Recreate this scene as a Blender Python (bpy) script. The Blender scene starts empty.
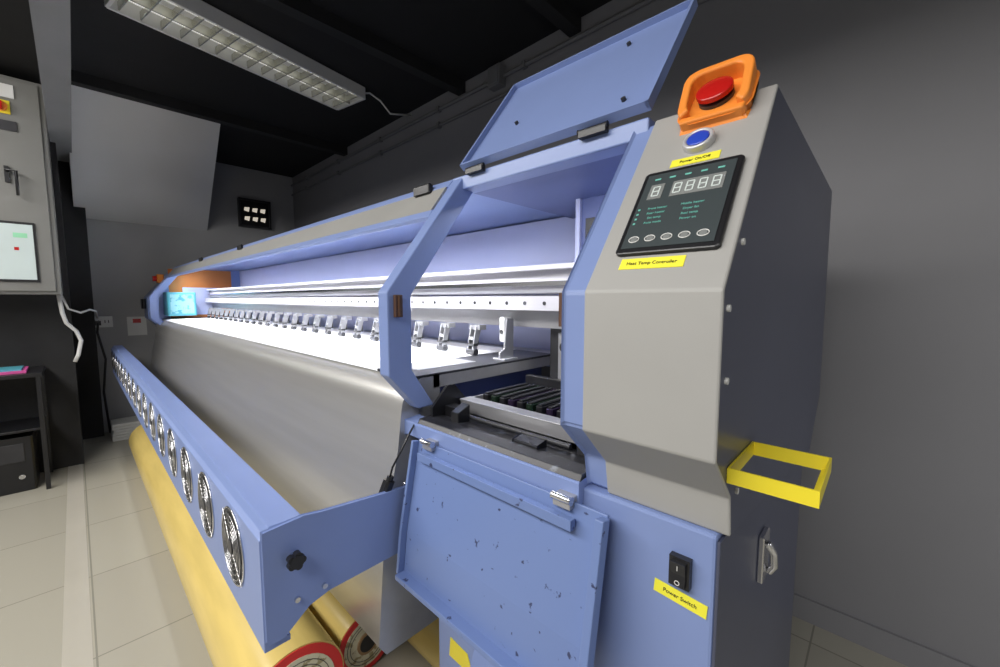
import bpy, bmesh, math, random
from mathutils import Matrix, Vector
random.seed(4)
sc=bpy.context.scene
sc.view_settings.view_transform='Standard'
COL=bpy.context.collection
# ---------------- materials ----------------
def mat(name,col,rough=.5,metal=0,var=.06,scale=6,bump=0,emit=None,es=0,stretch=None,spec=.5,col2=None,thr=None):
    m=bpy.data.materials.new(name); m.use_nodes=True; nt=m.node_tree; N=nt.nodes; L=nt.links
    b=N['Principled BSDF']; b.inputs['Roughness'].default_value=rough; b.inputs['Metallic'].default_value=metal
    b.inputs['Specular IOR Level'].default_value=spec
    tc=N.new('ShaderNodeTexCoord'); mp=N.new('ShaderNodeMapping'); L.new(tc.outputs['Object'],mp.inputs[0])
    if stretch: mp.inputs['Scale'].default_value=stretch
    nz=N.new('ShaderNodeTexNoise'); nz.inputs['Scale'].default_value=scale; nz.inputs['Detail'].default_value=5
    L.new(mp.outputs[0],nz.inputs['Vector'])
    cr=N.new('ShaderNodeValToRGB')
    c1=[max(0,c*(1-var)) for c in col]; c2=[min(1,c*(1+var)) for c in col]
    if col2: c1=col2; c2=col
    cr.color_ramp.elements[0].position=thr[0] if thr else .3; cr.color_ramp.elements[1].position=thr[1] if thr else .7
    cr.color_ramp.elements[0].color=(*c1,1); cr.color_ramp.elements[1].color=(*c2,1)
    L.new(nz.outputs['Fac'],cr.inputs[0]); L.new(cr.outputs[0],b.inputs['Base Color'])
    if bump:
        bp=N.new('ShaderNodeBump'); bp.inputs['Strength'].default_value=bump; bp.inputs['Distance'].default_value=.01
        L.new(nz.outputs['Fac'],bp.inputs['Height']); L.new(bp.outputs[0],b.inputs['Normal'])
    if emit:
        b.inputs['Emission Color'].default_value=(*emit,1); b.inputs['Emission Strength'].default_value=es
    return m
BLUE=mat('blue_paint',(.205,.275,.52),.36,var=.03)
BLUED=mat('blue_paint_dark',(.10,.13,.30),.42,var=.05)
BLUESHADE=mat('blue_paint_shaded',(.066,.074,.118),.35,var=.05)  # body blue darkened: shade on the machine's end side put into the colour
STAIN=mat('stained_blue_paint',(.155,.225,.455),.42,col2=(.04,.05,.12),thr=(.30,.335),scale=55)
GREY=mat('grey_cover_paint',(.36,.355,.34),.5,var=.03)
COVER=mat('cover_grey',(.30,.295,.28),.45,var=.04)
STEEL=mat('brushed_steel',(.54,.53,.51),.32,metal=.6,var=.05,scale=2,stretch=(.7,14,14),bump=.01)
ALU=mat('aluminium',(.45,.45,.47),.35,metal=.6,var=.05)
LILAC=mat('inner_panel_paint',(.48,.51,.72),.45,var=.02)
BEAM=mat('beam_paint',(.50,.49,.52),.4,var=.03)
BLACK=mat('black_plastic',(.012,.012,.014),.35,var=.2)
DARK=mat('dark_metal',(.05,.05,.055),.4,metal=.3,var=.2)
FANB=mat('fan_dark',(.02,.02,.024),.5,var=.2)
INK=mat('inky_metal',(.022,.022,.026),.3,metal=.3,col2=(.08,.09,.11),thr=(.33,.40),scale=40)
GREENSHEEN=mat('black_plastic_green_sheen',(.010,.022,.013),.25,var=.2)  # black plastic, its green sheen painted into the base colour
PURPSHEEN=mat('black_plastic_purple_sheen',(.020,.012,.032),.25,var=.2)  # black plastic, purple sheen likewise painted into the colour
ORANGE=mat('orange_plastic',(.88,.28,.04),.4,var=.04)
ORANGED=mat('dull_orange',(.50,.15,.03),.5,var=.06)
RED=mat('red_plastic',(.50,.012,.010),.25,var=.04)
REDP=mat('red_print',(.75,.03,.03),.5,var=.04)
BTNBLUE=mat('blue_button',(.03,.07,.50),.2,var=.03)
CYAN=mat('cyan_plastic',(.10,.42,.52),.35,var=.04)
CYANL=mat('pale_cyan_print',(.30,.62,.68),.4,col2=(.08,.38,.48),thr=(.42,.5),scale=30)
YELLOW=mat('yellow_paint',(.85,.70,.03),.4,var=.03)
LABELY=mat('yellow_label',(.88,.82,.05),.5,var=.02)
WHITE=mat('white_plastic',(.72,.72,.70),.4,var=.03)
MEDIA=mat('white_media',(.87,.87,.88),.6,var=.01)
ROLLY=mat('yellow_wrap',(.70,.53,.17),.25,var=.10,scale=4,stretch=(.6,4,4),bump=.05)
CARD=mat('brown_core',(.35,.22,.11),.8,var=.1)
WHITEP=mat('cream_label',(.72,.68,.50),.6,col2=(.40,.34,.18),thr=(.40,.45),scale=40)
CHROME=mat('chrome',(.7,.7,.72),.22,metal=1,var=.02)
SILVER=mat('silver_ring',(.6,.6,.62),.3,metal=.3,var=.02)
DISP=mat('display_grey',(.22,.23,.225),.25,var=.06)
SEG=mat('digit_pale',(.55,.6,.58),.3,var=.02,emit=(.7,.8,.75),es=.12)
MEMB=mat('panel_membrane',(.05,.062,.066),.35,var=.05)
GLYPH=mat('glyph_teal',(.15,.45,.38),.5,var=.02,emit=(.1,.5,.4),es=.1)
BROWN=mat('brown_plastic',(.10,.05,.03),.4,var=.1)
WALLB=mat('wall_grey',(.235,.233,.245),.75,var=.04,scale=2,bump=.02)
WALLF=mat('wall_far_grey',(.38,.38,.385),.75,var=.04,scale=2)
SOFF=mat('soffit_grey',(.72,.72,.71),.8,var=.03,scale=2)
CEIL=mat('ceiling_black',(.006,.006,.007),.8,var=.2)
RAFT=mat('rafter_black',(.012,.012,.013),.7,var=.2)
PART=mat('partition_dark',(.018,.018,.019),.8,var=.2)
BEAMG=mat('beam_grey',(.17,.17,.175),.7,var=.04)
CABG=mat('cabinet_grey',(.19,.19,.178),.5,var=.03)
SCREEN=mat('screen_pale',(.4,.46,.45),.3,var=.04,emit=(.7,.8,.78),es=.25)
GREEN=mat('green_panel',(.25,.55,.35),.3,var=.04,emit=(.3,.7,.4),es=.2)
PIPE=mat('conduit_grey',(.17,.17,.175),.6,var=.05)
REFL=mat('fixture_reflector',(.6,.6,.54),.25,metal=.7,var=.06)
TUBE=mat('lamp_tube',(.85,.85,.8),.3,var=.02,emit=(1,.98,.9),es=.5)
LED=mat('led_strip',(.9,.9,.95),.3,var=.01,emit=(.93,.95,1),es=10)
SLOT=mat('lit_slot',(.8,.75,.65),.5,var=.02,emit=(1,.9,.75),es=.5)
PINK=mat('pink_print',(.7,.1,.35),.5,var=.1)
STRIPF=mat('pale_tile_strip',(.46,.435,.375),.3,var=.04,scale=3)
FLOOR=bpy.data.materials.new('floor_tiles'); FLOOR.use_nodes=True
nt=FLOOR.node_tree; b=nt.nodes['Principled BSDF']; b.inputs['Roughness'].default_value=.25
tc=nt.nodes.new('ShaderNodeTexCoord'); mp=nt.nodes.new('ShaderNodeMapping'); br=nt.nodes.new('ShaderNodeTexBrick')
mp.inputs['Location'].default_value=(.13,.02,0)
nt.links.new(tc.outputs['Object'],mp.inputs[0]); nt.links.new(mp.outputs[0],br.inputs['Vector'])
br.offset=0; br.inputs['Scale'].default_value=1; br.inputs['Brick Width'].default_value=.6; br.inputs['Row Height'].default_value=.6
br.inputs['Mortar Size'].default_value=.003; br.inputs['Color1'].default_value=(.42,.40,.335,1); br.inputs['Color2'].default_value=(.39,.37,.31,1); br.inputs['Mortar'].default_value=(.25,.24,.20,1)
nt.links.new(br.outputs['Color'],b.inputs['Base Color'])
# ---------------- builder ----------------
W={}
class B:
    def __init__(s): s.v=[];s.f=[];s.m=[];s.mats=[];s.M=Matrix.Identity(4); s.sm=[]
    def mi(s,m):
        if m not in s.mats: s.mats.append(m)
        return s.mats.index(m)
    def add(s,vs,fs,m,smooth=False):
        o=len(s.v); s.v+=[s.M@Vector(v) for v in vs]; i=s.mi(m)
        for f in fs: s.f.append([o+k for k in f]); s.m.append(i); s.sm.append(smooth)
        return s
    def box(s,x0,x1,y0,y1,z0,z1,m,ch=0):
        if ch:
            pts=[(x0+ch,y0),(x1-ch,y0),(x1,y0+ch),(x1,y1-ch),(x1-ch,y1),(x0+ch,y1),(x0,y1-ch),(x0,y0+ch)]
            n=8; vs=[(*p,z0) for p in pts]+[(*p,z1) for p in pts]
            fs=[list(range(n))[::-1],list(range(n,2*n))]+[[i,(i+1)%n,n+(i+1)%n,n+i] for i in range(n)]
            return s.add(vs,fs,m)
        vs=[(x,y,z) for x in(x0,x1) for y in(y0,y1) for z in(z0,z1)]
        return s.add(vs,[(0,1,3,2),(4,6,7,5),(0,4,5,1),(2,3,7,6),(0,2,6,4),(1,5,7,3)],m)
    def prism(s,pts,x0,x1,m,axis='X',smooth=False):
        n=len(pts)
        def P(p,t): return (t,p[0],p[1]) if axis=='X' else ((p[0],t,p[1]) if axis=='Y' else (p[0],p[1],t))
        vs=[P(p,x0) for p in pts]+[P(p,x1) for p in pts]
        s.add(vs,[[i,(i+1)%n,n+(i+1)%n,n+i] for i in range(n)],m,smooth)
        s.add(vs,[list(range(n))[::-1],list(range(n,2*n))],m)
        return s
    def strip(s,pts,th,x0,x1,m,smooth=False):
        q=[Vector(p) for p in pts]; off=[]
        for i in range(len(q)):
            d=(q[min(i+1,len(q)-1)]-q[max(i-1,0)]).normalized(); off.append(q[i]+Vector((-d.y,d.x))*th)
        n=len(q)
        vs=[(x,p[0],p[1]) for x in (x0,x1) for p in (*q,*off)]
        k=2*n; fs=[]
        for i in range(n-1):
            fs+= [(i,i+1,k+i+1,k+i),(n+i,n+i+1,k+n+i+1,k+n+i),(i,i+1,n+i+1,n+i),(k+i,k+i+1,k+n+i+1,k+n+i)]
        fs+=[(0,n,k+n,k),(n-1,2*n-1,k+2*n-1,k+n-1)]
        return s.add(vs,fs,m,smooth)
    def cyl(s,p0,p1,r,m,seg=20,r1=None,smooth=True):
        p0=Vector(p0);p1=Vector(p1); r1=r if r1 is None else r1
        d=(p1-p0).normalized(); a=d.orthogonal().normalized(); c=d.cross(a)
        vs=[];
        for k,(p,rr) in enumerate(((p0,r),(p1,r1))):
            for i in range(seg):
                t=2*math.pi*i/seg; vs.append(p+(a*math.cos(t)+c*math.sin(t))*rr)
        s.add(vs,[[i,(i+1)%seg,seg+(i+1)%seg,seg+i] for i in range(seg)],m,smooth)
        s.add(vs,[list(range(seg))[::-1],list(range(seg,2*seg))],m)
        return s
    def tube(s,path,r,m,seg=8,closed=False):
        P=[Vector(p) for p in path]; n=len(P); vs=[];fs=[]; up=None
        for i in range(n):
            if closed: d=(P[(i+1)%n]-P[i-1]).normalized()
            else: d=(P[min(i+1,n-1)]-P[max(i-1,0)]).normalized()
            a=d.orthogonal().normalized() if up is None else (up-d*up.dot(d)).normalized()
            up=a; c=d.cross(a)
            for k in range(seg):
                t=2*math.pi*k/seg; vs.append(P[i]+(a*math.cos(t)+c*math.sin(t))*r)
        for i in range(n if closed else n-1):
            j=(i+1)%n
            for k in range(seg): fs.append([i*seg+k,i*seg+(k+1)%seg,j*seg+(k+1)%seg,j*seg+k])
        if not closed: fs+= [list(range(seg))[::-1],[ (n-1)*seg+k for k in range(seg)]]
        return s.add(vs,fs,m,True)
    def ring(s,c,r,rr,m,ax='Y',seg=32,ts=6,sx=1):
        pts=[]
        for i in range(seg):
            t=2*math.pi*i/seg; u,v=r*math.cos(t)*sx,r*math.sin(t)
            pts.append({'Y':(c[0]+u,c[1],c[2]+v),'X':(c[0],c[1]+u,c[2]+v),'Z':(c[0]+u,c[1]+v,c[2])}[ax])
        return s.tube(pts,rr,m,ts,True)
    def dome(s,c,r,h,m,seg=24,rings=6):
        vs=[];fs=[]
        for j in range(rings):
            t=math.pi/2*j/rings
            for i in range(seg):
                a=2*math.pi*i/seg; vs.append((c[0]+r*math.cos(t)*math.cos(a),c[1]+r*math.cos(t)*math.sin(a),c[2]+h*math.sin(t)))
        vs.append((c[0],c[1],c[2]+h))
        for j in range(rings-1):
            for i in range(seg): fs.append([j*seg+i,j*seg+(i+1)%seg,(j+1)*seg+(i+1)%seg,(j+1)*seg+i])
        for i in range(seg): fs.append([(rings-1)*seg+i,(rings-1)*seg+(i+1)%seg,len(vs)-1])
        return s.add(vs,fs,m,True)
    def text(s,body,size,m,x=0,y=0,z=0,al='CENTER'):
        cu=bpy.data.curves.new('t','FONT'); cu.body=body; cu.size=size; cu.align_x=al; cu.align_y='CENTER'; cu.extrude=.0003
        ob=bpy.data.objects.new('t',cu); COL.objects.link(ob)
        dg=bpy.context.evaluated_depsgraph_get(); me=bpy.data.meshes.new_from_object(ob.evaluated_get(dg))
        s.add([(v.co.x+x,v.co.y+y,v.co.z+z) for v in me.vertices],[list(p.vertices) for p in me.polygons],m)
        bpy.data.objects.remove(ob); bpy.data.meshes.remove(me); bpy.data.curves.remove(cu)
        return s
    def build(s,name,parent=None,label=None,category=None,kind=None,bevel=0,group=None,seg=2):
        c=Vector((0,0,0))
        if s.v:
            lo=Vector([min(v[i] for v in s.v) for i in range(3)]); hi=Vector([max(v[i] for v in s.v) for i in range(3)])
            c=(lo+hi)/2; c.z=lo.z
        if kind=='structure': c=Vector((0,0,0))
        me=bpy.data.meshes.new(name); me.from_pydata([tuple(v-c) for v in s.v],[],s.f)
        for i,p in enumerate(me.polygons): p.material_index=s.m[i]; p.use_smooth=s.sm[i]
        for m in s.mats: me.materials.append(m)
        bm=bmesh.new(); bm.from_mesh(me); bmesh.ops.recalc_face_normals(bm,faces=bm.faces); bm.to_mesh(me); bm.free()
        o=bpy.data.objects.new(name,me); COL.objects.link(o)
        W[o.name]=c.copy(); o.location=c
        if parent: o.parent=parent; o.location=c-W[parent.name]
        if bevel:
            w=o.modifiers.new('w','WELD'); w.merge_threshold=.0001
            bv=o.modifiers.new('b','BEVEL'); bv.width=bevel; bv.segments=seg; bv.limit_method='ANGLE'; bv.angle_limit=math.radians(35)
        if label: o['label']=label
        if category: o['category']=category
        if kind: o['kind']=kind
        if group: o['group']=group
        return o
def empty(name,loc,label,category,group=None):
    o=bpy.data.objects.new(name,None); COL.objects.link(o); o.location=loc; W[o.name]=Vector(loc); o.empty_display_size=.1
    o['label']=label; o['category']=category
    if group:o['group']=group
    return o
def copypart(src,off,parent):
    o=src.copy(); COL.objects.link(o); w=W[src.name]+Vector(off); W[o.name]=w; o.parent=parent; o.location=w-W[parent.name]
    return o
# ---------------- room ----------------
H=2.7; XF=-5.25; YB=1.9; XN=2.2; YF=-2.6
B().box(XF-.1,XN+.1,YF-.1,YB+.1,-.1,0,FLOOR).build('floor',kind='structure')
B().box(XF-.1,XN+.1,YF-.1,YB+.1,H,H+.1,CEIL).build('ceiling',kind='structure')
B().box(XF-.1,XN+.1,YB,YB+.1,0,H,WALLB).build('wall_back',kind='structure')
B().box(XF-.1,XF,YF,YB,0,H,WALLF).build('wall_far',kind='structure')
B().box(XF-.1,XN+.1,YF-.1,YF,0,H,WALLF).build('wall_front',kind='structure')
B().box(XN,XN+.1,YF,YB,0,H,WALLF).build('wall_near',kind='structure')
B().box(XF,-4.36,YF,-.02,0,H,PART).build('wall_partition',kind='structure')
B().box(XF,-5.12,-.02,.12,0,H,PART).build('trim_1',kind='structure')
B().box(XF,XN,YB-.012,YB,0,.09,WALLB).build('baseboard_back',kind='structure')
q=B(); q.add([(-3.97,.045,2.7),(-3.97,.91,2.7),(-5.25,1.02,1.97),(-5.25,.05,1.97),(-5.25,.045,2.7),(-5.25,.97,2.7)],[(0,1,2,3),(0,3,4),(1,5,2),(0,4,5,1),(2,5,4,3)],SOFF); q.build('trim_2',kind='structure')
B().box(-4.9,XN,-.047,.06,2.36,H,BEAMG).build('trim_3',kind='structure')
for i,x in enumerate((-3.9,-2.2,-1.3,-.4,.5)):
    B().box(x,x+.07,.07,YB,H-.07,H,RAFT).build('trim_%d'%(4+i),kind='structure')
B().box(-4.36,XN,-.105,-.03,0,.0008,STRIPF).build('trim_10',kind='structure')
# ---------------- printer ----------------
PR=empty('wide_format_printer',(-2.4,.9,0),'long periwinkle-blue and grey large-format printer with open service lid','printer')
X1,X0=-.124,-.29
prof=[(.672,1.54),(.465,1.26),(.465,1.073),(.53,1.01),(.54,.957)]
body=B().prism([(.676,1.536),(.469,1.259),(.469,1.074),(.534,1.012),(.544,.96),(1.30,.86),(1.45,.98),(1.42,1.536)],-.325,X1-.004,BLUE)
EC=body.build('end_cabinet',PR,bevel=.004)
B().prism([(.673,1.539),(.466,1.26),(.466,1.073),(.531,1.01),(.541,.957),(1.30,.857),(1.452,.98),(1.422,1.539)],X1-.004,X1,BLUESHADE).build('side_panel',EC,label='blue side panel with shade put into its colour',bevel=.0015)
fp=B().strip(prof[::-1],-.006,X0,X1+.001,GREY)
fp.build('front_panel',EC,label='light grey chamfered front panel',bevel=.003)
for (y,z) in ((.53,1.315),(.49,1.16),(.485,1.24),(.56,1.01)):
    B().cyl((X1,y,z),(X1+.003,y,z),.004,WHITE,14).build('screw',EC,label='white screw cap')
ST=B().box(-.70,-.135,.530,1.25,.0,.957,BLUE).build('stand_cabinet',PR,bevel=.004)
B().box(-.135,-.131,.532,1.24,.02,.95,BLUESHADE).build('side_door',ST,label='blue side door with shade put into its colour',bevel=.001)
lt=B(); lt.box(-.131,-.122,.755,.80,.78,.86,CHROME); lt.tube([(-.12,.765,.85),(-.112,.775,.83),(-.112,.79,.80),(-.12,.79,.785)],.006,CHROME)
lt.build('latch',ST,label='chrome paddle latch',bevel=.002)
sw=B(); sw.box(-.188,-.162,.520,.530,.876,.916,BLACK); sw.prism([(.520,.880),(.520,.912),(.513,.912),(.517,.895),(.514,.88)],-.184,-.166,BLACK)
sw.M=Matrix.Translation((-.175,.5155,.895))@Matrix.Rotation(math.pi/2,4,'X'); sw.text('I',.009,WHITE,0,.010,.003); sw.text('O',.009,WHITE,0,-.010,.002)
sw.build('power_switch',ST,label='black rocker switch marked I and O',bevel=.001)
lb=B(); lb.M=Matrix.Translation((-.176,.5295,.856))@Matrix.Rotation(math.pi/2,4,'X')@Matrix.Rotation(-.08,4,'Z'); lb.box(-.034,.034,-.009,.009,0,.0008,LABELY); lb.text('Power Switch',.0078,BLACK,0,0,.001)
lb.build('switch_label',ST,label='yellow label reading Power Switch')
q=B(); q.prism([(-.66,.46),(-.58,.46),(-.60,.50),(-.655,.505)],.5285,.530,YELLOW,axis='Y'); q.build('warning_sticker',ST,label='plain yellow sticker')
q=B(); q.prism([(.529,.60),(.500,.52),(.500,.10),(.529,.05)],-.56,-.30,BLUE); q.build('kick_panel',ST,label='angled blue lower panel',bevel=.002)
th=math.atan2(.28,.207)
def SL(x,a,h=0): return Matrix.Translation((x,.465+a*math.cos(th)-h*math.sin(th),1.26+a*math.sin(th)+h*math.cos(th)))@Matrix.Rotation(th,4,'X')
cp=B(); cp.M=SL(-.200,.131); cp.box(-.063,.063,-.076,.076,0,.006,BLACK,ch=.004)
CP=cp.build('control_panel',PR,label='black control panel with digit display and keys',bevel=.002)
q=B(); q.M=SL(-.200,.131,.0062); q.box(-.056,.056,-.068,.068,0,.0008,MEMB)
for r in range(4):
    for c in range(2):
        q.text(['Front heater','Middle heater','Rear heater','Dryer fan','Set temp','Real temp','Auto mode','Power on'][r*2+c],.0050,GLYPH,-.026+c*.044,.000-r*.0085,.001)
    q.box(-.052,-.049,-.0015-r*.0085,.0015-r*.0085,.001,.0016,GLYPH)
for k in range(5): q.box(-.044+k*.02,-.036+k*.02,.055,.058,.001,.0014,GLYPH)
q.build('membrane',CP,label='dark printed membrane with small teal lettering')
def seg7(Bd,x,y,w,h,on):
    t=w*.20
    S={'a':(-w/2,w/2,h/2-t/2,h/2+t/2),'g':(-w/2,w/2,-t/2,t/2),'d':(-w/2,w/2,-h/2-t/2,-h/2+t/2),'f':(-w/2-t/2,-w/2+t/2,0,h/2),'b':(w/2-t/2,w/2+t/2,0,h/2),'e':(-w/2-t/2,-w/2+t/2,-h/2,0),'c':(w/2-t/2,w/2+t/2,-h/2,0)}
    for k in on: a=S[k]; Bd.box(x+a[0],x+a[1],y+a[2],y+a[3],.0012,.0018,SEG)
q=B(); q.M=SL(-.200,.131,.0065); q.box(-.016,.048,.018,.046,0,.0012,DISP)
for k in range(4): seg7(q,-.008+k*.0158,.032,.0085,.017,'abcdefg')
q.box(-.046,-.027,.018,.046,0,.0012,DISP); seg7(q,-.0365,.032,.0085,.017,'abcdefg')
q.build('digit_display',CP,label='grey display with pale seven-segment digits')
for k in range(5):
    q=B(); q.M=SL(-.200-.042+k*.021,.131-.054,.007); q.ring((0,0,.0005),.0048,.0007,WHITE,'Z',20,6,sx=1.35); q.cyl((0,0,0),(0,0,.0009),.0045,DISP,18)
    q.build('key',CP,label='small oval key with pale ring')
q=B(); q.M=SL(-.212,.042); q.box(-.040,.040,-.0085,.0085,0,.0008,LABELY); q.text('Heat Temp Controller',.0068,BLACK,0,0,.001)
q.build('control_label',CP,label='yellow label reading Heat Temp Controller')
q=B(); q.M=SL(-.202,.224); q.box(-.032,.032,-.0075,.0075,0,.0008,LABELY); q.text('Power On/Off',.0068,BLACK,0,0,.001)
q.build('button_label',CP,label='yellow label reading Power On/Off')
q=B(); q.M=SL(-.203,.257); q.cyl((0,0,0),(0,0,.008),.0205,SILVER,32); q.cyl((0,0,.008),(0,0,.010),.0145,BTNBLUE,32); q.dome((0,0,.010),.0145,.002,BTNBLUE)
q.ring((0,0,.008),.0178,.003,SILVER,'Z',32,8)
q.build('push_button',PR,label='blue round push button with silver ring')
# emergency stop
EM=SL(-.194,.332)@Matrix.Scale(.86,4)
q=B(); q.M=EM
def rr(w,h,r,n=6,cy=0):
    o=[]
    for (cx,cyy,a0) in ((w-r,h-r,0),(-w+r,h-r,90),(-w+r,-h+r,180),(w-r,-h+r,270)):
        for i in range(n+1):
            a=math.radians(a0+90*i/n); o.append((cx+r*math.cos(a),cyy+r*math.sin(a)+cy))
    return o
O=rr(.054,.052,.026,8,.006)
q.prism(O,0,.014,ORANGE,axis='Z')
n=len(O); Wl=[i for i in range(n) if not (O[i][1]<-.03 and abs(O[i][0])<.045)]
start=[i for i in Wl if (i-1)%n not in Wl][0]; seq=[]
i=start
while i in Wl and len(seq)<n: seq.append(O[i]); i=(i+1)%n
inner=[(x*.74,(y-.006)*.74+.006) for x,y in seq]
vs=[];fs=[]
for z in (0.0,1.0):
    for p in seq: vs.append((*p,.0 if z==0 else .026+.018*max(0,min(1,(p[1]+.04)/.09))))
    for p in inner: vs.append((*p,.0 if z==0 else .026+.018*max(0,min(1,(p[1]+.04)/.09))))
m_=len(seq); k2=2*m_
for i in range(m_-1):
    fs+=[(i,i+1,k2+i+1,k2+i),(m_+i,m_+i+1,k2+m_+i+1,k2+m_+i),(k2+i,k2+i+1,k2+m_+i+1,k2+m_+i),(i,i+1,m_+i+1,m_+i)]
fs+=[(0,m_,k2+m_,k2),(m_-1,2*m_-1,k2+2*m_-1,k2+m_-1)]
q.add(vs,fs,ORANGE)
q.prism([(-.048,-.048),(.048,-.048),(.050,-.034),(-.050,-.034)],0,.020,ORANGE,axis='Z')
ES=q.build('emergency_stop',PR,label='orange shrouded emergency stop with red mushroom button',bevel=.003,seg=3)
q=B(); q.M=EM@Matrix.Translation((0,0,.012)); q.cyl((0,0.003,0),(0,0.003,.008),.027,DARK,28); q.cyl((0,.003,.006),(0,.003,.018),.016,RED,28); q.cyl((0,.003,.014),(0,.003,.021),.028,RED,32); q.dome((0,.003,.021),.028,.004,RED,32)
q.build('stop_button',ES,label='red mushroom button')
# window post
post_o=[(.672,1.548),(.455,1.265),(.455,1.085),(.53,1.0)]
post_i=[(.715,1.530),(.515,1.258),(.515,1.09),(.575,1.0)]
def bandprism(q,o,i_,x0,x1,m):
    n=len(o); vs=[(x,*p) for x in (x0,x1) for p in (*o,*i_)]; k=2*n; fs=[]
    for i in range(n-1):
        fs+=[(i,i+1,k+i+1,k+i),(n+i,n+i+1,k+n+i+1,k+n+i),(i,i+1,n+i+1,n+i),(k+i,k+i+1,k+n+i+1,k+n+i)]
    fs+=[(0,n,k+n,k),(n-1,2*n-1,k+2*n-1,k+n-1)]
    return q.add(vs,fs,m)
WF=bandprism(B(),post_o,post_i,-.80,-.762,BLUE).build('bay_frame',PR,bevel=.003)
B().box(-.80,-.30,.668,.715,1.515,1.548,BLUE).build('top_rail',WF,bevel=.003)
B().prism([(.518,.935),(.518,.968),(.56,.972),(.56,.935)],-.80,-.325,BLUE).build('sill',WF,bevel=.002)
for (x,y,z) in ((-.757,.478,1.235),(-.331,.48,1.235)):
    q=B(); q.box(x-.004,x+.005,y-.009,y+.009,z-.024,z+.024,BROWN); q.cyl((x+.006,y,z-.022),(x+.006,y,z+.022),.0035,BROWN,12)
    q.build('catch_plate',WF,label='brown catch plate',bevel=.001)
for x in (-.71,-.40):
    q=B(); q.box(x-.028,x+.028,.655,.668,1.542,1.554,BLACK); q.cyl((x-.03,.660,1.554),(x+.03,.660,1.554),.0045,BLACK,12)
    q.build('hinge',WF,label='black hinge',bevel=.001)
ld=Vector((0,.862-.668,1.817-1.562)).normalized(); la=math.atan2(ld.z,ld.y)
LM=Matrix.Translation((-.53,.668,1.562))@Matrix.Rotation(la,4,'X'); L=.322
q=B(); q.M=LM
q.box(-.232,.232,0,L,-.006,.0,BLUE); q.box(-.232,-.226,0,L,-.0,.012,BLUE); q.box(.226,.232,0,L,0,.012,BLUE); q.box(-.232,.232,0,.006,0,.012,BLUE); q.box(-.232,.232,L-.006,L,0,.012,BLUE)
LD=q.build('service_lid',PR,label='raised blue sheet-metal service lid',bevel=.0015)
for x,a in ((.11,.27),(-.12,.12),(.17,.05)):
    q=B(); q.M=LM; q.cyl((x,a,0),(x,a,.006),.0045,DARK,12); q.build('rubber_buffer',LD,label='dark rubber buffer')
# flap
q=B(); fprof=[(.510,.940),(.497,.87),(.474,.745),(.464,.655)]
xl,xr=-.735,-.272
q.strip(fprof[::-1],-.006,xl,xr,STAIN)
q.strip([(y-.016,z) for y,z in fprof][::-1],-.016,xl-.006,xl+.002,STAIN); q.strip([(y-.020,z) for y,z in fprof][::-1],-.020,xr-.010,xr+.004,STAIN)
q.box(xl,xr,.442,.466,.645,.657,STAIN)
FLP=q.build('service_flap',PR,label='lowered blue service flap with ink specks',bevel=.0015)
q=B(); q.box(-.71,-.32,.487,.500,.905,.922,STAIN); q.build('folded_lip',FLP,bevel=.001)
for x in (-.69,-.345):
    q=B(); q.box(x-.016,x+.016,.498,.520,.930,.948,ALU); q.cyl((x-.018,.500,.945),(x+.018,.500,.945),.006,CHROME,12); q.build('hinge',FLP,label='metal hinge',bevel=.001)
# bay interior
q=B(); q.box(-.76,-.326,.56,1.22,.955,.970,INK); q.prism([(.522,.968),(.60,.968),(.60,.975),(.56,.980),(.528,.978)],-.755,-.327,INK)
BAY=q.build('service_bay_floor',PR,label='ink-blackened bay floor',bevel=.001)
B().box(-.80,-.326,1.20,1.22,.975,1.53,LILAC).build('bay_back_panel',PR)
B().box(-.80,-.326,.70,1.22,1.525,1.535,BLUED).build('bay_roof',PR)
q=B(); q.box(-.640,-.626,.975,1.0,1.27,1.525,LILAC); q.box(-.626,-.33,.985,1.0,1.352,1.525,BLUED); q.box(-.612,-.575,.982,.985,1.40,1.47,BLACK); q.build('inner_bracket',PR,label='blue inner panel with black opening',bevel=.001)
x0,x1,y0,y1,z0,z1=-.735,-.40,.63,.88,.970,1.008
q=B(); q.box(x0,x1,y0,y0+.005,z0,z1,ALU); q.box(x0,x1,y1-.005,y1,z0,z1,ALU); q.box(x0,x0+.005,y0,y1,z0,z1,ALU); q.box(x1-.005,x1,y0,y1,z0,z1,ALU); q.box(x0,x1,y0,y1,z0,z0+.012,DARK); q.box(x0,x1,y0,y0+.035,z1,z1+.002,ALU); q.box(x0+.03,x1-.03,y0+.045,y0+.052,z0,z1-.004,DARK)
CS=q.build('capping_tray',PR,label='metal capping tray frame',bevel=.001)
for k in range(11):
    x=-.718+k*.028; mm=(BLACK,GREENSHEEN,BLACK,PURPSHEEN)[k%4]
    q=B(); q.box(x,x+.018,.69,.865,.985,1.014,mm,ch=.003); q.box(x+.004,x+.014,.695,.855,1.014,1.018,BLACK); q.box(x+.006,x+.012,.72,.83,1.018,1.0195,DARK); q.build('ink_cap',CS,label='glossy black ink cap strip',bevel=.001)
q=B(); q.prism([(.555,.972),(.66,.972),(.66,1.0),(.62,1.045),(.60,1.045),(.555,1.0)],-.752,-.742,BLACK); q.box(-.742,-.70,.59,.62,.972,1.0,BLACK); q.build('black_guide',BAY,bevel=.001)
def part(nm,par,lab,bev,fn):
    q=B(); fn(q); return q.build(nm,par,label=lab,bevel=bev)
part('wiper_block',BAY,'black wiper block',.002,lambda q:q.prism([(.565,.975),(.60,.975),(.60,1.015),(.565,1.0)],-.69,-.665,BLACK))
part('wiper_block',BAY,'black wiper block',.002,lambda q:q.prism([(.56,.975),(.585,.975),(.585,.99),(.56,.985)],-.50,-.44,BLACK))
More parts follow.
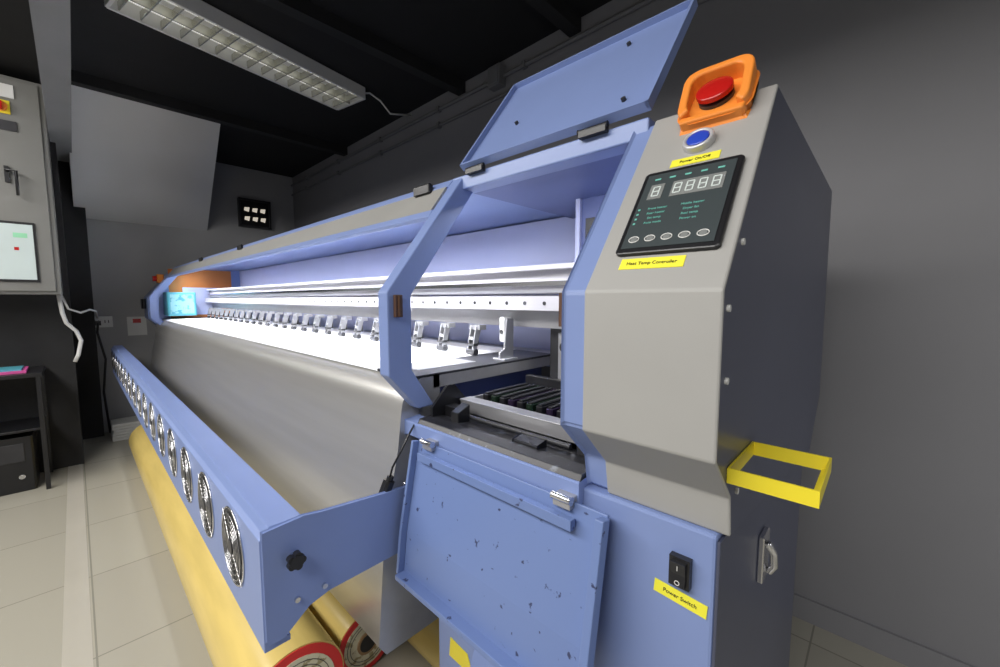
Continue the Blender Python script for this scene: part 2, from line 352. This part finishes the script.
part('wiper_block',BAY,'black wiper block',.002,lambda q:q.prism([(.60,.970),(.68,.970),(.68,.99),(.62,1.01),(.60,1.0)],-.385,-.335,BLACK))
part('cross_rod',BAY,'dark steel cross rod',0,lambda q:q.cyl((-.74,.605,.983),(-.40,.605,.983),.005,DARK,12))
part('guide_rail',BAY,'black guide rail',.001,lambda q:q.box(-.75,-.34,.895,.915,1.00,1.03,BLACK))
q=B(); q.box(-.74,-.36,1.0,1.02,.970,1.165,DARK); q.box(-.70,-.64,.985,1.0,1.0,1.15,ALU); q.box(-.62,-.50,.99,1.0,1.06,1.15,ALU); q.prism([(-.48,.98),(-.36,.98),(-.36,1.15),(-.44,1.15),(-.48,1.08)],.97,1.0,ALU,axis='Y'); q.box(-.62,-.50,.985,1.0,.98,1.03,BLACK); q.cyl((-.62,.95,1.045),(-.40,.95,1.045),.006,CHROME); q.cyl((-.67,.985,1.11),(-.67,.97,1.11),.014,DARK); q.cyl((-.56,.99,1.11),(-.56,.975,1.11),.010,BLACK); q.cyl((-.53,.99,1.11),(-.53,.975,1.11),.007,CHROME); q.build('pump_bracket',BAY,label='bare metal pump bracket',bevel=.001)
# beam
q=B(); XE=-4.86
q.box(XE,-.34,.93,1.06,1.265,1.345,BEAM); q.box(XE,-.34,.905,.93,1.332,1.345,BEAM); q.box(XE,-.34,.89,.95,1.218,1.258,BEAM); q.box(XE,-.34,.915,.93,1.288,1.300,CHROME); q.box(XE,-.34,.918,.93,1.268,1.275,ALU); q.box(XE,-.34,.95,1.06,1.165,1.262,ALU)
for k in range(64):
    x=-.40-k*.07; q.cyl((x,.8885,1.238),(x,.8905,1.238),.0055,DARK,10)
BM=q.build('gantry_beam',PR,label='pale long carriage beam with a row of holes')
B().box(-4.86,-.80,1.20,1.22,1.0,1.535,LILAC).build('back_panel',PR,label='pale lilac inner back panel')
q=B(); q.box(-4.86,-.80,.60,1.2,1.03,1.062,STEEL); q.box(-.97,-.80,.545,1.1,1.060,1.067,DARK); q.box(-.955,-.86,.60,.80,1.067,1.0685,ALU)
PL=q.build('platen',PR,label='flat metal print platen',bevel=.001)
cy,cz,rad=.588,.984,.08
dp=[(.62,1.064)]+[(cy-rad*math.sin(t),cz+rad*math.cos(t)) for t in [math.radians(90)*i/10*.93 for i in range(11)]]+[(.497,.90),(.473,.79),(.452,.65),(.436,.45),(.455,.42)]
q=B()
n=len(dp); vs=[(x,*p) for x in (-4.86,-.80) for p in dp]; q.add(vs,[(i,i+1,n+i+1,n+i) for i in range(n-1)],STEEL,True)
vs=[(-.80,*p) for p in dp]+[(-.80,.62,p[1]) for p in dp]; q.add(vs,[(i,i+1,n+i+1,n+i) for i in range(1,n-1)],STEEL)
q.build('front_apron',PR,label='brushed metal curved front apron')
# pinch rollers
q=B(); x=-.985
for a in (-.002,.022):
    q.prism([(.915,1.148),(.915,1.160),(.895,1.160),(.885,1.118),(.880,1.083),(.896,1.083),(.905,1.118)],x+a,x+a+.004,ALU)
q.box(x-.012,x+.036,.90,.93,1.150,1.165,ALU); q.cyl((x-.008,.888,1.079),(x+.032,.888,1.079),.0105,DARK,16); q.cyl((x+.012,.912,1.10),(x+.012,.912,1.16),.005,DARK,10); q.box(x-.004,x+.028,.880,.900,1.098,1.106,DARK)
q.box(x+.002,x+.022,.884,.890,1.118,1.128,ALU)
pr=q.build('pinch_roller',PR,label='small metal pinch roller clamp')
for k in range(1,25): copypart(pr,(-.156*k,0,0),PR)
q=B(); q.prism([(.87,1.068),(.93,1.068),(.93,1.19),(.90,1.19),(.89,1.10),(.87,1.09)],-.835,-.828,ALU); q.box(-.855,-.835,.895,.93,1.12,1.195,WHITE); q.box(-.86,-.81,.87,.93,1.066,1.072,ALU); q.cyl((-.845,.893,1.15),(-.845,.896,1.15),.006,DARK,12); q.build('end_bracket',PR,label='small pale end bracket',bevel=.002)
# top cover
q=B(); q.prism([(.672,1.548),(.655,1.528),(.668,1.518),(.70,1.535),(.70,1.548)],-4.86,-.80,BLUE); q.prism([(.607,1.464),(.594,1.446),(.602,1.438),(.62,1.46)],-4.86,-.80,BLUE)
TC=q.build('top_cover',PR,label='blue edged grey top cover',bevel=.002)
B().strip([(.6075,1.463),(.6565,1.5285)],-.006,-4.84,-.81,COVER).build('cover_panel',TC,label='grey cover panel')
B().box(-4.86,-.80,.69,1.35,1.54,1.546,BLUE).build('roof_panel',TC)
B().strip([(1.34,1.54),(1.36,1.0)],.01,-4.86,-.33,BLUE).build('rear_panel',PR)
for x in (-.90,-2.6,-3.6):
    q=B(); q.M=Matrix.Translation((x,.655,1.530)); q.box(-.035,.035,-.012,.004,-.008,.014,BLACK,ch=.003); q.cyl((-.03,-.004,.012),(.03,-.004,.012),.006,BLACK,10); q.build('hinge',TC,label='black hinge',bevel=.001)
B().box(-4.8,-.84,.665,.68,1.500,1.508,LED).build('led_strip',PR,label='glowing white light strip')
# far end cabinet
q=B(); q.prism([(.676,1.545),(.46,1.26),(.46,1.073),(.53,1.0),(.60,.86),(1.30,.86),(1.42,1.545)],-5.12,-4.86,BLUE)
FC=q.build('far_end_cabinet',PR,bevel=.004)
q=B(); q.box(-4.86,-4.85,.62,1.12,1.07,1.53,ORANGED); q.box(-4.85,-4.847,.72,1.02,1.10,1.36,LILAC); q.build('end_plate',FC,label='orange inner end plate')
bandprism(B(),post_o,post_i,-4.70,-4.66,BLUE).build('bay_frame',FC,bevel=.002)
B().box(-5.12,-4.86,.56,1.2,0,.86,BLUE).build('stand_leg',FC,bevel=.003)
q=B(); q.box(-4.84,-4.60,.57,.78,1.10,1.31,CYAN,ch=.01); q.box(-4.60,-4.597,.59,.76,1.12,1.29,CYANL)
q.build('print_carriage',PR,label='cyan patterned print head carriage cover',bevel=.003)
q=B(); q.M=Matrix.Translation((-4.98,.60,1.44)); q.box(-.05,.05,-.05,.0,-.04,.04,ORANGE,ch=.01); q.cyl((0,-.03,0),(0,-.08,0),.025,RED,16); q.build('emergency_stop',FC,label='orange and red emergency stop',bevel=.003)
q=B(); q.box(-5.05,-4.95,.43,.46,1.16,1.25,BLACK,ch=.01); q.build('side_handle',FC,label='black handle',bevel=.002)
# fan bar
q=B(); bp=[(.205,.835),(.212,.85),(.268,.85),(.268,.838),(.215,.836),(.207,.632),(.24,.632),(.24,.62),(.196,.62),(.196,.83)]
q.prism(bp,-4.80,-.765,BLUE)
FB=q.build('fan_bar',PR,label='blue bar carrying a row of drying fans',bevel=.0015)
q=B(); c=(-.945,0,.745); R=.078
q.cyl((c[0],.1957,c[2]),(c[0],.1945,c[2]),R,FANB,36)
q.ring((c[0],.1945,c[2]),R,.0022,CHROME,'Y',40)
for r in (.067,.056,.045,.034,.024): q.ring((c[0],.191,c[2]),r,.0009,CHROME,'Y',32,5)
for k in range(7):
    a=2*math.pi*k/7
    p=[(r_*math.cos(a+o_),r_*math.sin(a+o_)) for r_,o_ in ((.02,-.35),(.067,-.15),(.069,.25),(.02,.35))]
    q.prism([(c[0]+u,c[2]+v) for u,v in p],.1940,.193,BLACK,axis='Y')
for k in range(4):
    a=math.pi/4+k*math.pi/2; q.cyl((c[0]+.018*math.cos(a),.1915,c[2]+.018*math.sin(a)),(c[0]+.084*math.cos(a),.193,c[2]+.084*math.sin(a)),.0012,CHROME,6)
q.cyl((c[0],.193,c[2]),(c[0],.189,c[2]),.016,DARK,20)
fan=q.build('cooling_fan',FB,label='round fan with chrome wire guard')
for k in range(1,16): copypart(fan,(-.245*k,0,0),FB)
# support arm
q=B(); q.prism([(.200,.845),(.268,.85),(.30,.845),(.515,.826),(.515,.690),(.31,.686),(.271,.676),(.226,.640),(.200,.64)],-.765,-.755,BLUE)
ARM=q.build('support_arm',PR,bevel=.002)
q=B(); q.cyl((-.755,.245,.785),(-.735,.245,.785),.007,CHROME,12)
for k in range(5):
    a=2*math.pi*k/5; q.cyl((-.742,.245+.010*math.cos(a),.785+.010*math.sin(a)),(-.730,.245+.010*math.cos(a),.785+.010*math.sin(a)),.0065,BLACK,12)
q.cyl((-.742,.245,.785),(-.728,.245,.785),.012,BLACK,16)
q.build('clamp_knob',ARM,label='black lobed clamp knob')
for (y,z) in ((.485,.84),(.49,.80),(.48,.70),(.30,.70),(.25,.70)):
    B().cyl((-.755,y,z),(-.749,y,z),.005,CHROME,12).build('bolt',ARM,label='silver bolt')
q=B(); q.M=Matrix.Translation((-.775,.446,.826))@Matrix.Rotation(.15,4,'Y')@Matrix.Rotation(-.35,4,'X')@Matrix.Scale(1.25,4); q.box(-.009,.009,-.009,.009,-.022,.022,BLACK,ch=.004); q.cyl((0,0,.022),(0,0,.030),.006,BLACK,12); q.M=Matrix.Identity(4); q.tube([(-.772,.458,.858),(-.768,.462,.88),(-.760,.480,.915),(-.760,.500,.945),(-.765,.52,.965)],.0022,BLACK); q.build('cable_plug',ARM,label='black plug on a thin cable')
# bottle holder
q=B(); t=.0025; za,zb=1.036,1.054; xa,xb,ya,yb=-.1235,-.038,.513,.636
q.box(xa,xb,ya,ya+t,za,zb,YELLOW); q.box(xa,xb,yb-t,yb,za,zb,YELLOW); q.box(xb-t,xb,ya+t,yb-t,za,zb,YELLOW); q.box(xa,xa+t,ya+t,yb-t,za,zb,YELLOW)
q.box(xa+t,xb-t,ya+t,ya+.009,za,za+.002,YELLOW); q.box(xb-.009,xb-t,ya+.009,yb-t,za,za+.002,YELLOW)
q.build('bottle_holder',PR,label='yellow bent-strip bottle holder bracket')
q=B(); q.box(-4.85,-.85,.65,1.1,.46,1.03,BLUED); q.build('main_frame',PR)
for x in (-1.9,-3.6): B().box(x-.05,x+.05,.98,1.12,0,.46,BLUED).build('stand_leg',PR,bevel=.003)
# ---------------- media ----------------
q=B(); q.strip([(.548,1.060),(.562,1.0655),(.60,1.0685),(1.10,1.0685)][::-1],.001,-4.82,-.965,MEDIA)
q.build('print_media_sheet',label='white blank media sheet stretched over the platen',category='media')
# ---------------- rolls ----------------
def roll(x0,x1,y,z,r,label):
    e=empty('media_roll',((x0+x1)/2,y,z-r),label,'roll of material','wrapped media rolls under the printer')
    B().cyl((x0,y,z),(x1,y,z),r,ROLLY,48).build('wrapping',e)
    q=B(); q.cyl((x1,y,z),(x1+.003,y,z),r*.97,REDP,36); q.cyl((x1+.003,y,z),(x1+.005,y,z),r*.78,WHITEP,36)
    for rr_ in (.68,.58): q.ring((x1+.005,y,z),r*rr_,.0012,DARK,'X',30,4)
    q.build('end_label',e,label='round red and cream printed end label')
    q=B(); q.cyl((x1+.004,y,z),(x1+.010,y,z),r*.36,CARD,24); q.cyl((x1+.010,y,z),(x1+.0105,y,z),r*.28,BLACK,20); q.build('core_tube',e)
    return e
roll(-4.2,-1.14,.365,.138,.138,'thick yellow wrapped media roll with red end ring')
roll(-4.3,-1.20,.610,.104,.104,'yellow wrapped media roll with patterned end label')
roll(-4.3,-.9,.83,.11,.11,'yellow wrapped media roll close to the stand')
# ---------------- ceiling light ----------------
FX=empty('ceiling_light',(-2.715,.83,2.62),'white louvred tube light hanging under the black ceiling','ceiling light')
a=math.atan2(.187,.982)
Mf=Matrix.Translation((-2.715,.83,2.62))@Matrix.Rotation(a,4,'Z')
q=B(); q.M=Mf; w,l=.15,.62
for s_ in (-1,1):
    q.box(s_*w-.008,s_*w+.008,-l,l,0,.075,WHITE); q.box(-w,w,s_*l-.008,s_*l+.008,0,.075,WHITE)
q.box(-w,w,-l,l,.07,.08,WHITE); q.build('housing',FX,bevel=.002)
q=B(); q.M=Mf
q.box(-.004,.004,-l,l,.003,.05,REFL)
for k in range(15): y=-l+.04+k*(2*l-.08)/14; q.box(-w+.01,w-.01,y-.003,y+.003,.006,.045,REFL)
q.build('louvre',FX,label='metal louvre grid')
for x in (-.075,.075):
    q=B(); q.M=Mf; q.cyl((x,-l+.03,.05),(x,l-.03,.05),.013,TUBE,12); q.build('lamp_tube',FX)
q=B(); q.M=Mf; q.tube([(.1,l,.05),(.13,l+.06,.07),(.17,l+.12,.03),(.18,l+.2,-.03),(.19,l+.40,.03)],.006,WHITE); q.build('supply_cable',FX)
# ---------------- conduits ----------------
cds=[]
for z,r in ((2.49,.010),(2.60,.012)):
    q=B(); q.cyl((-5.24,1.885,z),(2.19,1.885,z),r,PIPE,10)
    for k in range(9): x=-4.8+k*.8; q.box(x-.012,x+.012,1.868,1.8999,z-.018,z+.018,PIPE)
    cds.append(q.build('conduit',label='thin grey conduit clipped along the wall',category='conduit',group='conduits on the wall'))
q=B(); q.box(-1.86,-1.76,1.84,1.899,2.54,2.66,PIPE); q.box(-1.85,-1.77,1.834,1.84,2.55,2.65,PIPE); q.build('junction_box',cds[1],label='grey junction box',bevel=.003)
# ---------------- far-wall vent ----------------
q=B(); y0,y1,z0,z1=1.31,1.63,2.05,2.36
q.box(XF,XF+.03,y0,y1,z0,z1,BLACK)
for s_ in ((y0,y0+.02,z0,z1),(y1-.02,y1,z0,z1),(y0,y1,z0,z0+.02),(y0,y1,z1-.02,z1)): q.box(XF+.03,XF+.05,*s_,DARK)
vent=q.build('wall_vent',label='black framed exhaust vent with lit slots on the wall',category='vent',bevel=.002)
for k in range(2):
    for j in range(3):
        B().prism([(y0+.055+j*.08,z0+.08+k*.1),(y0+.10+j*.08,z0+.07+k*.1),(y0+.11+j*.08,z0+.12+k*.1),(y0+.06+j*.08,z0+.115+k*.1)],XF+.03,XF+.034,SLOT).build('slot',vent,label='bright slot')
# ---------------- electrical cabinet ----------------
q=B(); q.box(-4.36,-4.06,-1.0,-.05,1.28,2.64,CABG); CB=q.build('electrical_cabinet',label='grey wall cabinet with screen and switches',category='cabinet',bevel=.006)
q=B(); q.box(-4.06,-4.045,-.98,-.075,1.30,2.62,CABG); q.build('cabinet_door',CB,bevel=.004)
q=B(); q.box(-4.045,-4.035,-.70,-.145,1.36,1.74,BLACK); q.box(-4.035,-4.033,-.69,-.155,1.375,1.725,SCREEN); q.box(-4.033,-4.032,-.67,-.56,1.42,1.68,GREEN); q.box(-4.033,-4.032,-.24,-.18,1.64,1.67,GREEN); q.box(-4.033,-4.032,-.24,-.22,1.56,1.58,RED); q.build('touch_screen',CB,label='pale touch screen with green fields',bevel=.002)
q=B(); q.box(-4.045,-4.035,-.28,-.20,2.40,2.48,YELLOW); q.cyl((-4.035,-.24,2.44),(-4.02,-.24,2.44),.03,ORANGE,20); q.box(-4.02,-4.0,-.25,-.23,2.415,2.465,RED); q.build('rotary_switch',CB,label='red and orange rotary isolator switch',bevel=.002)
B().box(-4.045,-4.038,-.30,-.18,2.50,2.58,WHITE).build('rating_plate',CB,label='white rating plate')
B().box(-4.045,-4.038,-.30,-.18,2.3,2.36,DARK).build('rating_plate',CB,label='dark rating plate')
q=B(); q.tube([(-4.045,-.24,2.05),(-4.0,-.24,2.05),(-4.0,-.20,2.05),(-4.0,-.20,1.90)],.008,BLACK); q.box(-4.045,-4.03,-.25,-.23,1.98,2.08,BLACK); q.build('door_handle',CB,label='black cabinet handle')
q=B(); q.tube([(-4.2,-.07,1.285),(-4.2,-.06,1.15),(-4.2,-.045,1.08),(-4.22,.0,1.02),(-4.22,.02,.95),(-4.2,.0,.85),(-4.2,-.02,.80)],.012,WHITE,10)
q.build('cable_hose',CB,label='white flexible cable hose')
q=B(); q.tube([(-4.24,-.06,1.285),(-4.24,-.03,1.18),(-4.26,.03,1.15),(-4.4,.08,1.17),(-4.7,.12,1.15),(-5.18,.14,1.08)],.007,WHITE,8)
q.build('white_cable',CB,label='thin white drooping cable')
q=B(); q.box(XF,XF+.03,.10,.24,.99,1.09,WHITE)
for y in (.135,.20):
    for d in (-.012,.012): q.box(XF+.03,XF+.031,y+d-.003,y+d+.003,1.03,1.055,BLACK)
OU=q.build('wall_outlet',label='white double wall outlet',category='outlet',bevel=.002)
q=B(); q.tube([(XF+.07,.14,1.03),(XF+.1,.13,.95),(XF+.08,.17,.7),(XF+.1,.14,.4),(XF+.12,.16,.02)],.009,BLACK); q.box(XF+.032,XF+.07,.12,.16,1.01,1.05,BLACK); q.build('power_cable',label='black power cable plugged into the wall outlet',category='cable')
q=B()
for k in range(6): q.box(-5.10+random.uniform(-.01,.01),-4.85,.17+random.uniform(-.01,.01),.36,k*.025,k*.025+.021,WHITE)
q.build('paper_stack',label='low stack of white paper pads on the floor',category='paper')
q=B(); q.box(XF,XF+.003,.34,.48,.9,1.08,WHITE); q.box(XF+.003,XF+.004,.38,.44,1.02,1.06,RED); q.build('wall_notice',label='small white notice with red print on the wall',category='notice')
# ---------------- side table ----------------
TB=empty('side_table',(-4.13,-.45,0),'black metal side table beside the wall','table')
q=B(); q.box(-4.34,-3.93,-.75,-.17,.75,.775,BLACK); q.build('table_top',TB,bevel=.002)
q=B(); q.box(-4.33,-3.95,-.74,-.19,.40,.415,BLACK); q.build('shelf',TB,bevel=.002)
for x in (-4.33,-3.955):
    for y in (-.74,-.20): B().box(x,x+.022,y,y+.022,0,.75,BLACK).build('leg',TB)
q=B(); q.box(-4.30,-4.0,-.60,-.24,0,.36,BLACK,ch=.01); q.box(-4.0,-3.995,-.56,-.28,.20,.32,DARK); q.cyl((-3.995,-.30,.1),(-3.99,-.30,.1),.012,CHROME); q.build('computer_tower',label='black computer tower under the table',category='computer',bevel=.003)
q=B(); q.box(-4.25,-4.0,-.5,-.24,.775,.79,PINK); q.box(-4.22,-4.02,-.48,-.26,.79,.80,CYAN); q.build('folder_pile',label='pink and cyan folders on the black table',category='folder')
# ---------------- lights ----------------
def area(loc,target,sx,sy,e,col=(1,1,1),spread=180):
    l=bpy.data.lights.new('a','AREA'); l.shape='RECTANGLE'; l.size=sx; l.size_y=sy; l.energy=e; l.color=col; l.spread=math.radians(spread)
    o=bpy.data.objects.new('area_light',l); COL.objects.link(o); o.location=loc
    o.rotation_euler=(Vector(target)-Vector(loc)).to_track_quat('-Z','Y').to_euler(); return o
area((-2.8,.672,1.498),(-2.8,.74,1.06),4.0,.03,17,(.94,.96,1),62)
area((-2.8,.70,1.498),(-2.8,.95,1.15),4.0,.03,15,(.94,.96,1),110)
area((-.55,.74,1.50),(-.55,.9,1.0),.4,.05,1.3,(.95,.96,1))
area((-.5,-1.3,2.62),(-.5,-.75,.6),2.2,.8,82,(1,.98,.95))
area((-3.0,-1.4,2.62),(-3.1,-.5,.5),2.6,.8,100,(1,.97,.93))
area((1.5,.6,.9),(.5,1.9,.1),.8,.4,8,(.97,.98,1))  # added low fill to brighten the lower back wall, no real fixture
w=bpy.data.worlds.new('w'); sc.world=w; w.use_nodes=True; w.node_tree.nodes['Background'].inputs[0].default_value=(.5,.52,.6,1); w.node_tree.nodes['Background'].inputs[1].default_value=.15
# ---------------- camera ----------------
cam=bpy.data.cameras.new('camera'); cam.lens=405/1000*36; cam.sensor_width=36; cam.clip_start=.02
co=bpy.data.objects.new('camera',cam); COL.objects.link(co); co.location=(0,0,1.25)
co.rotation_euler=(math.pi/2-math.atan(34.5/405),0,math.pi/2-math.atan(425/405)); sc.camera=co
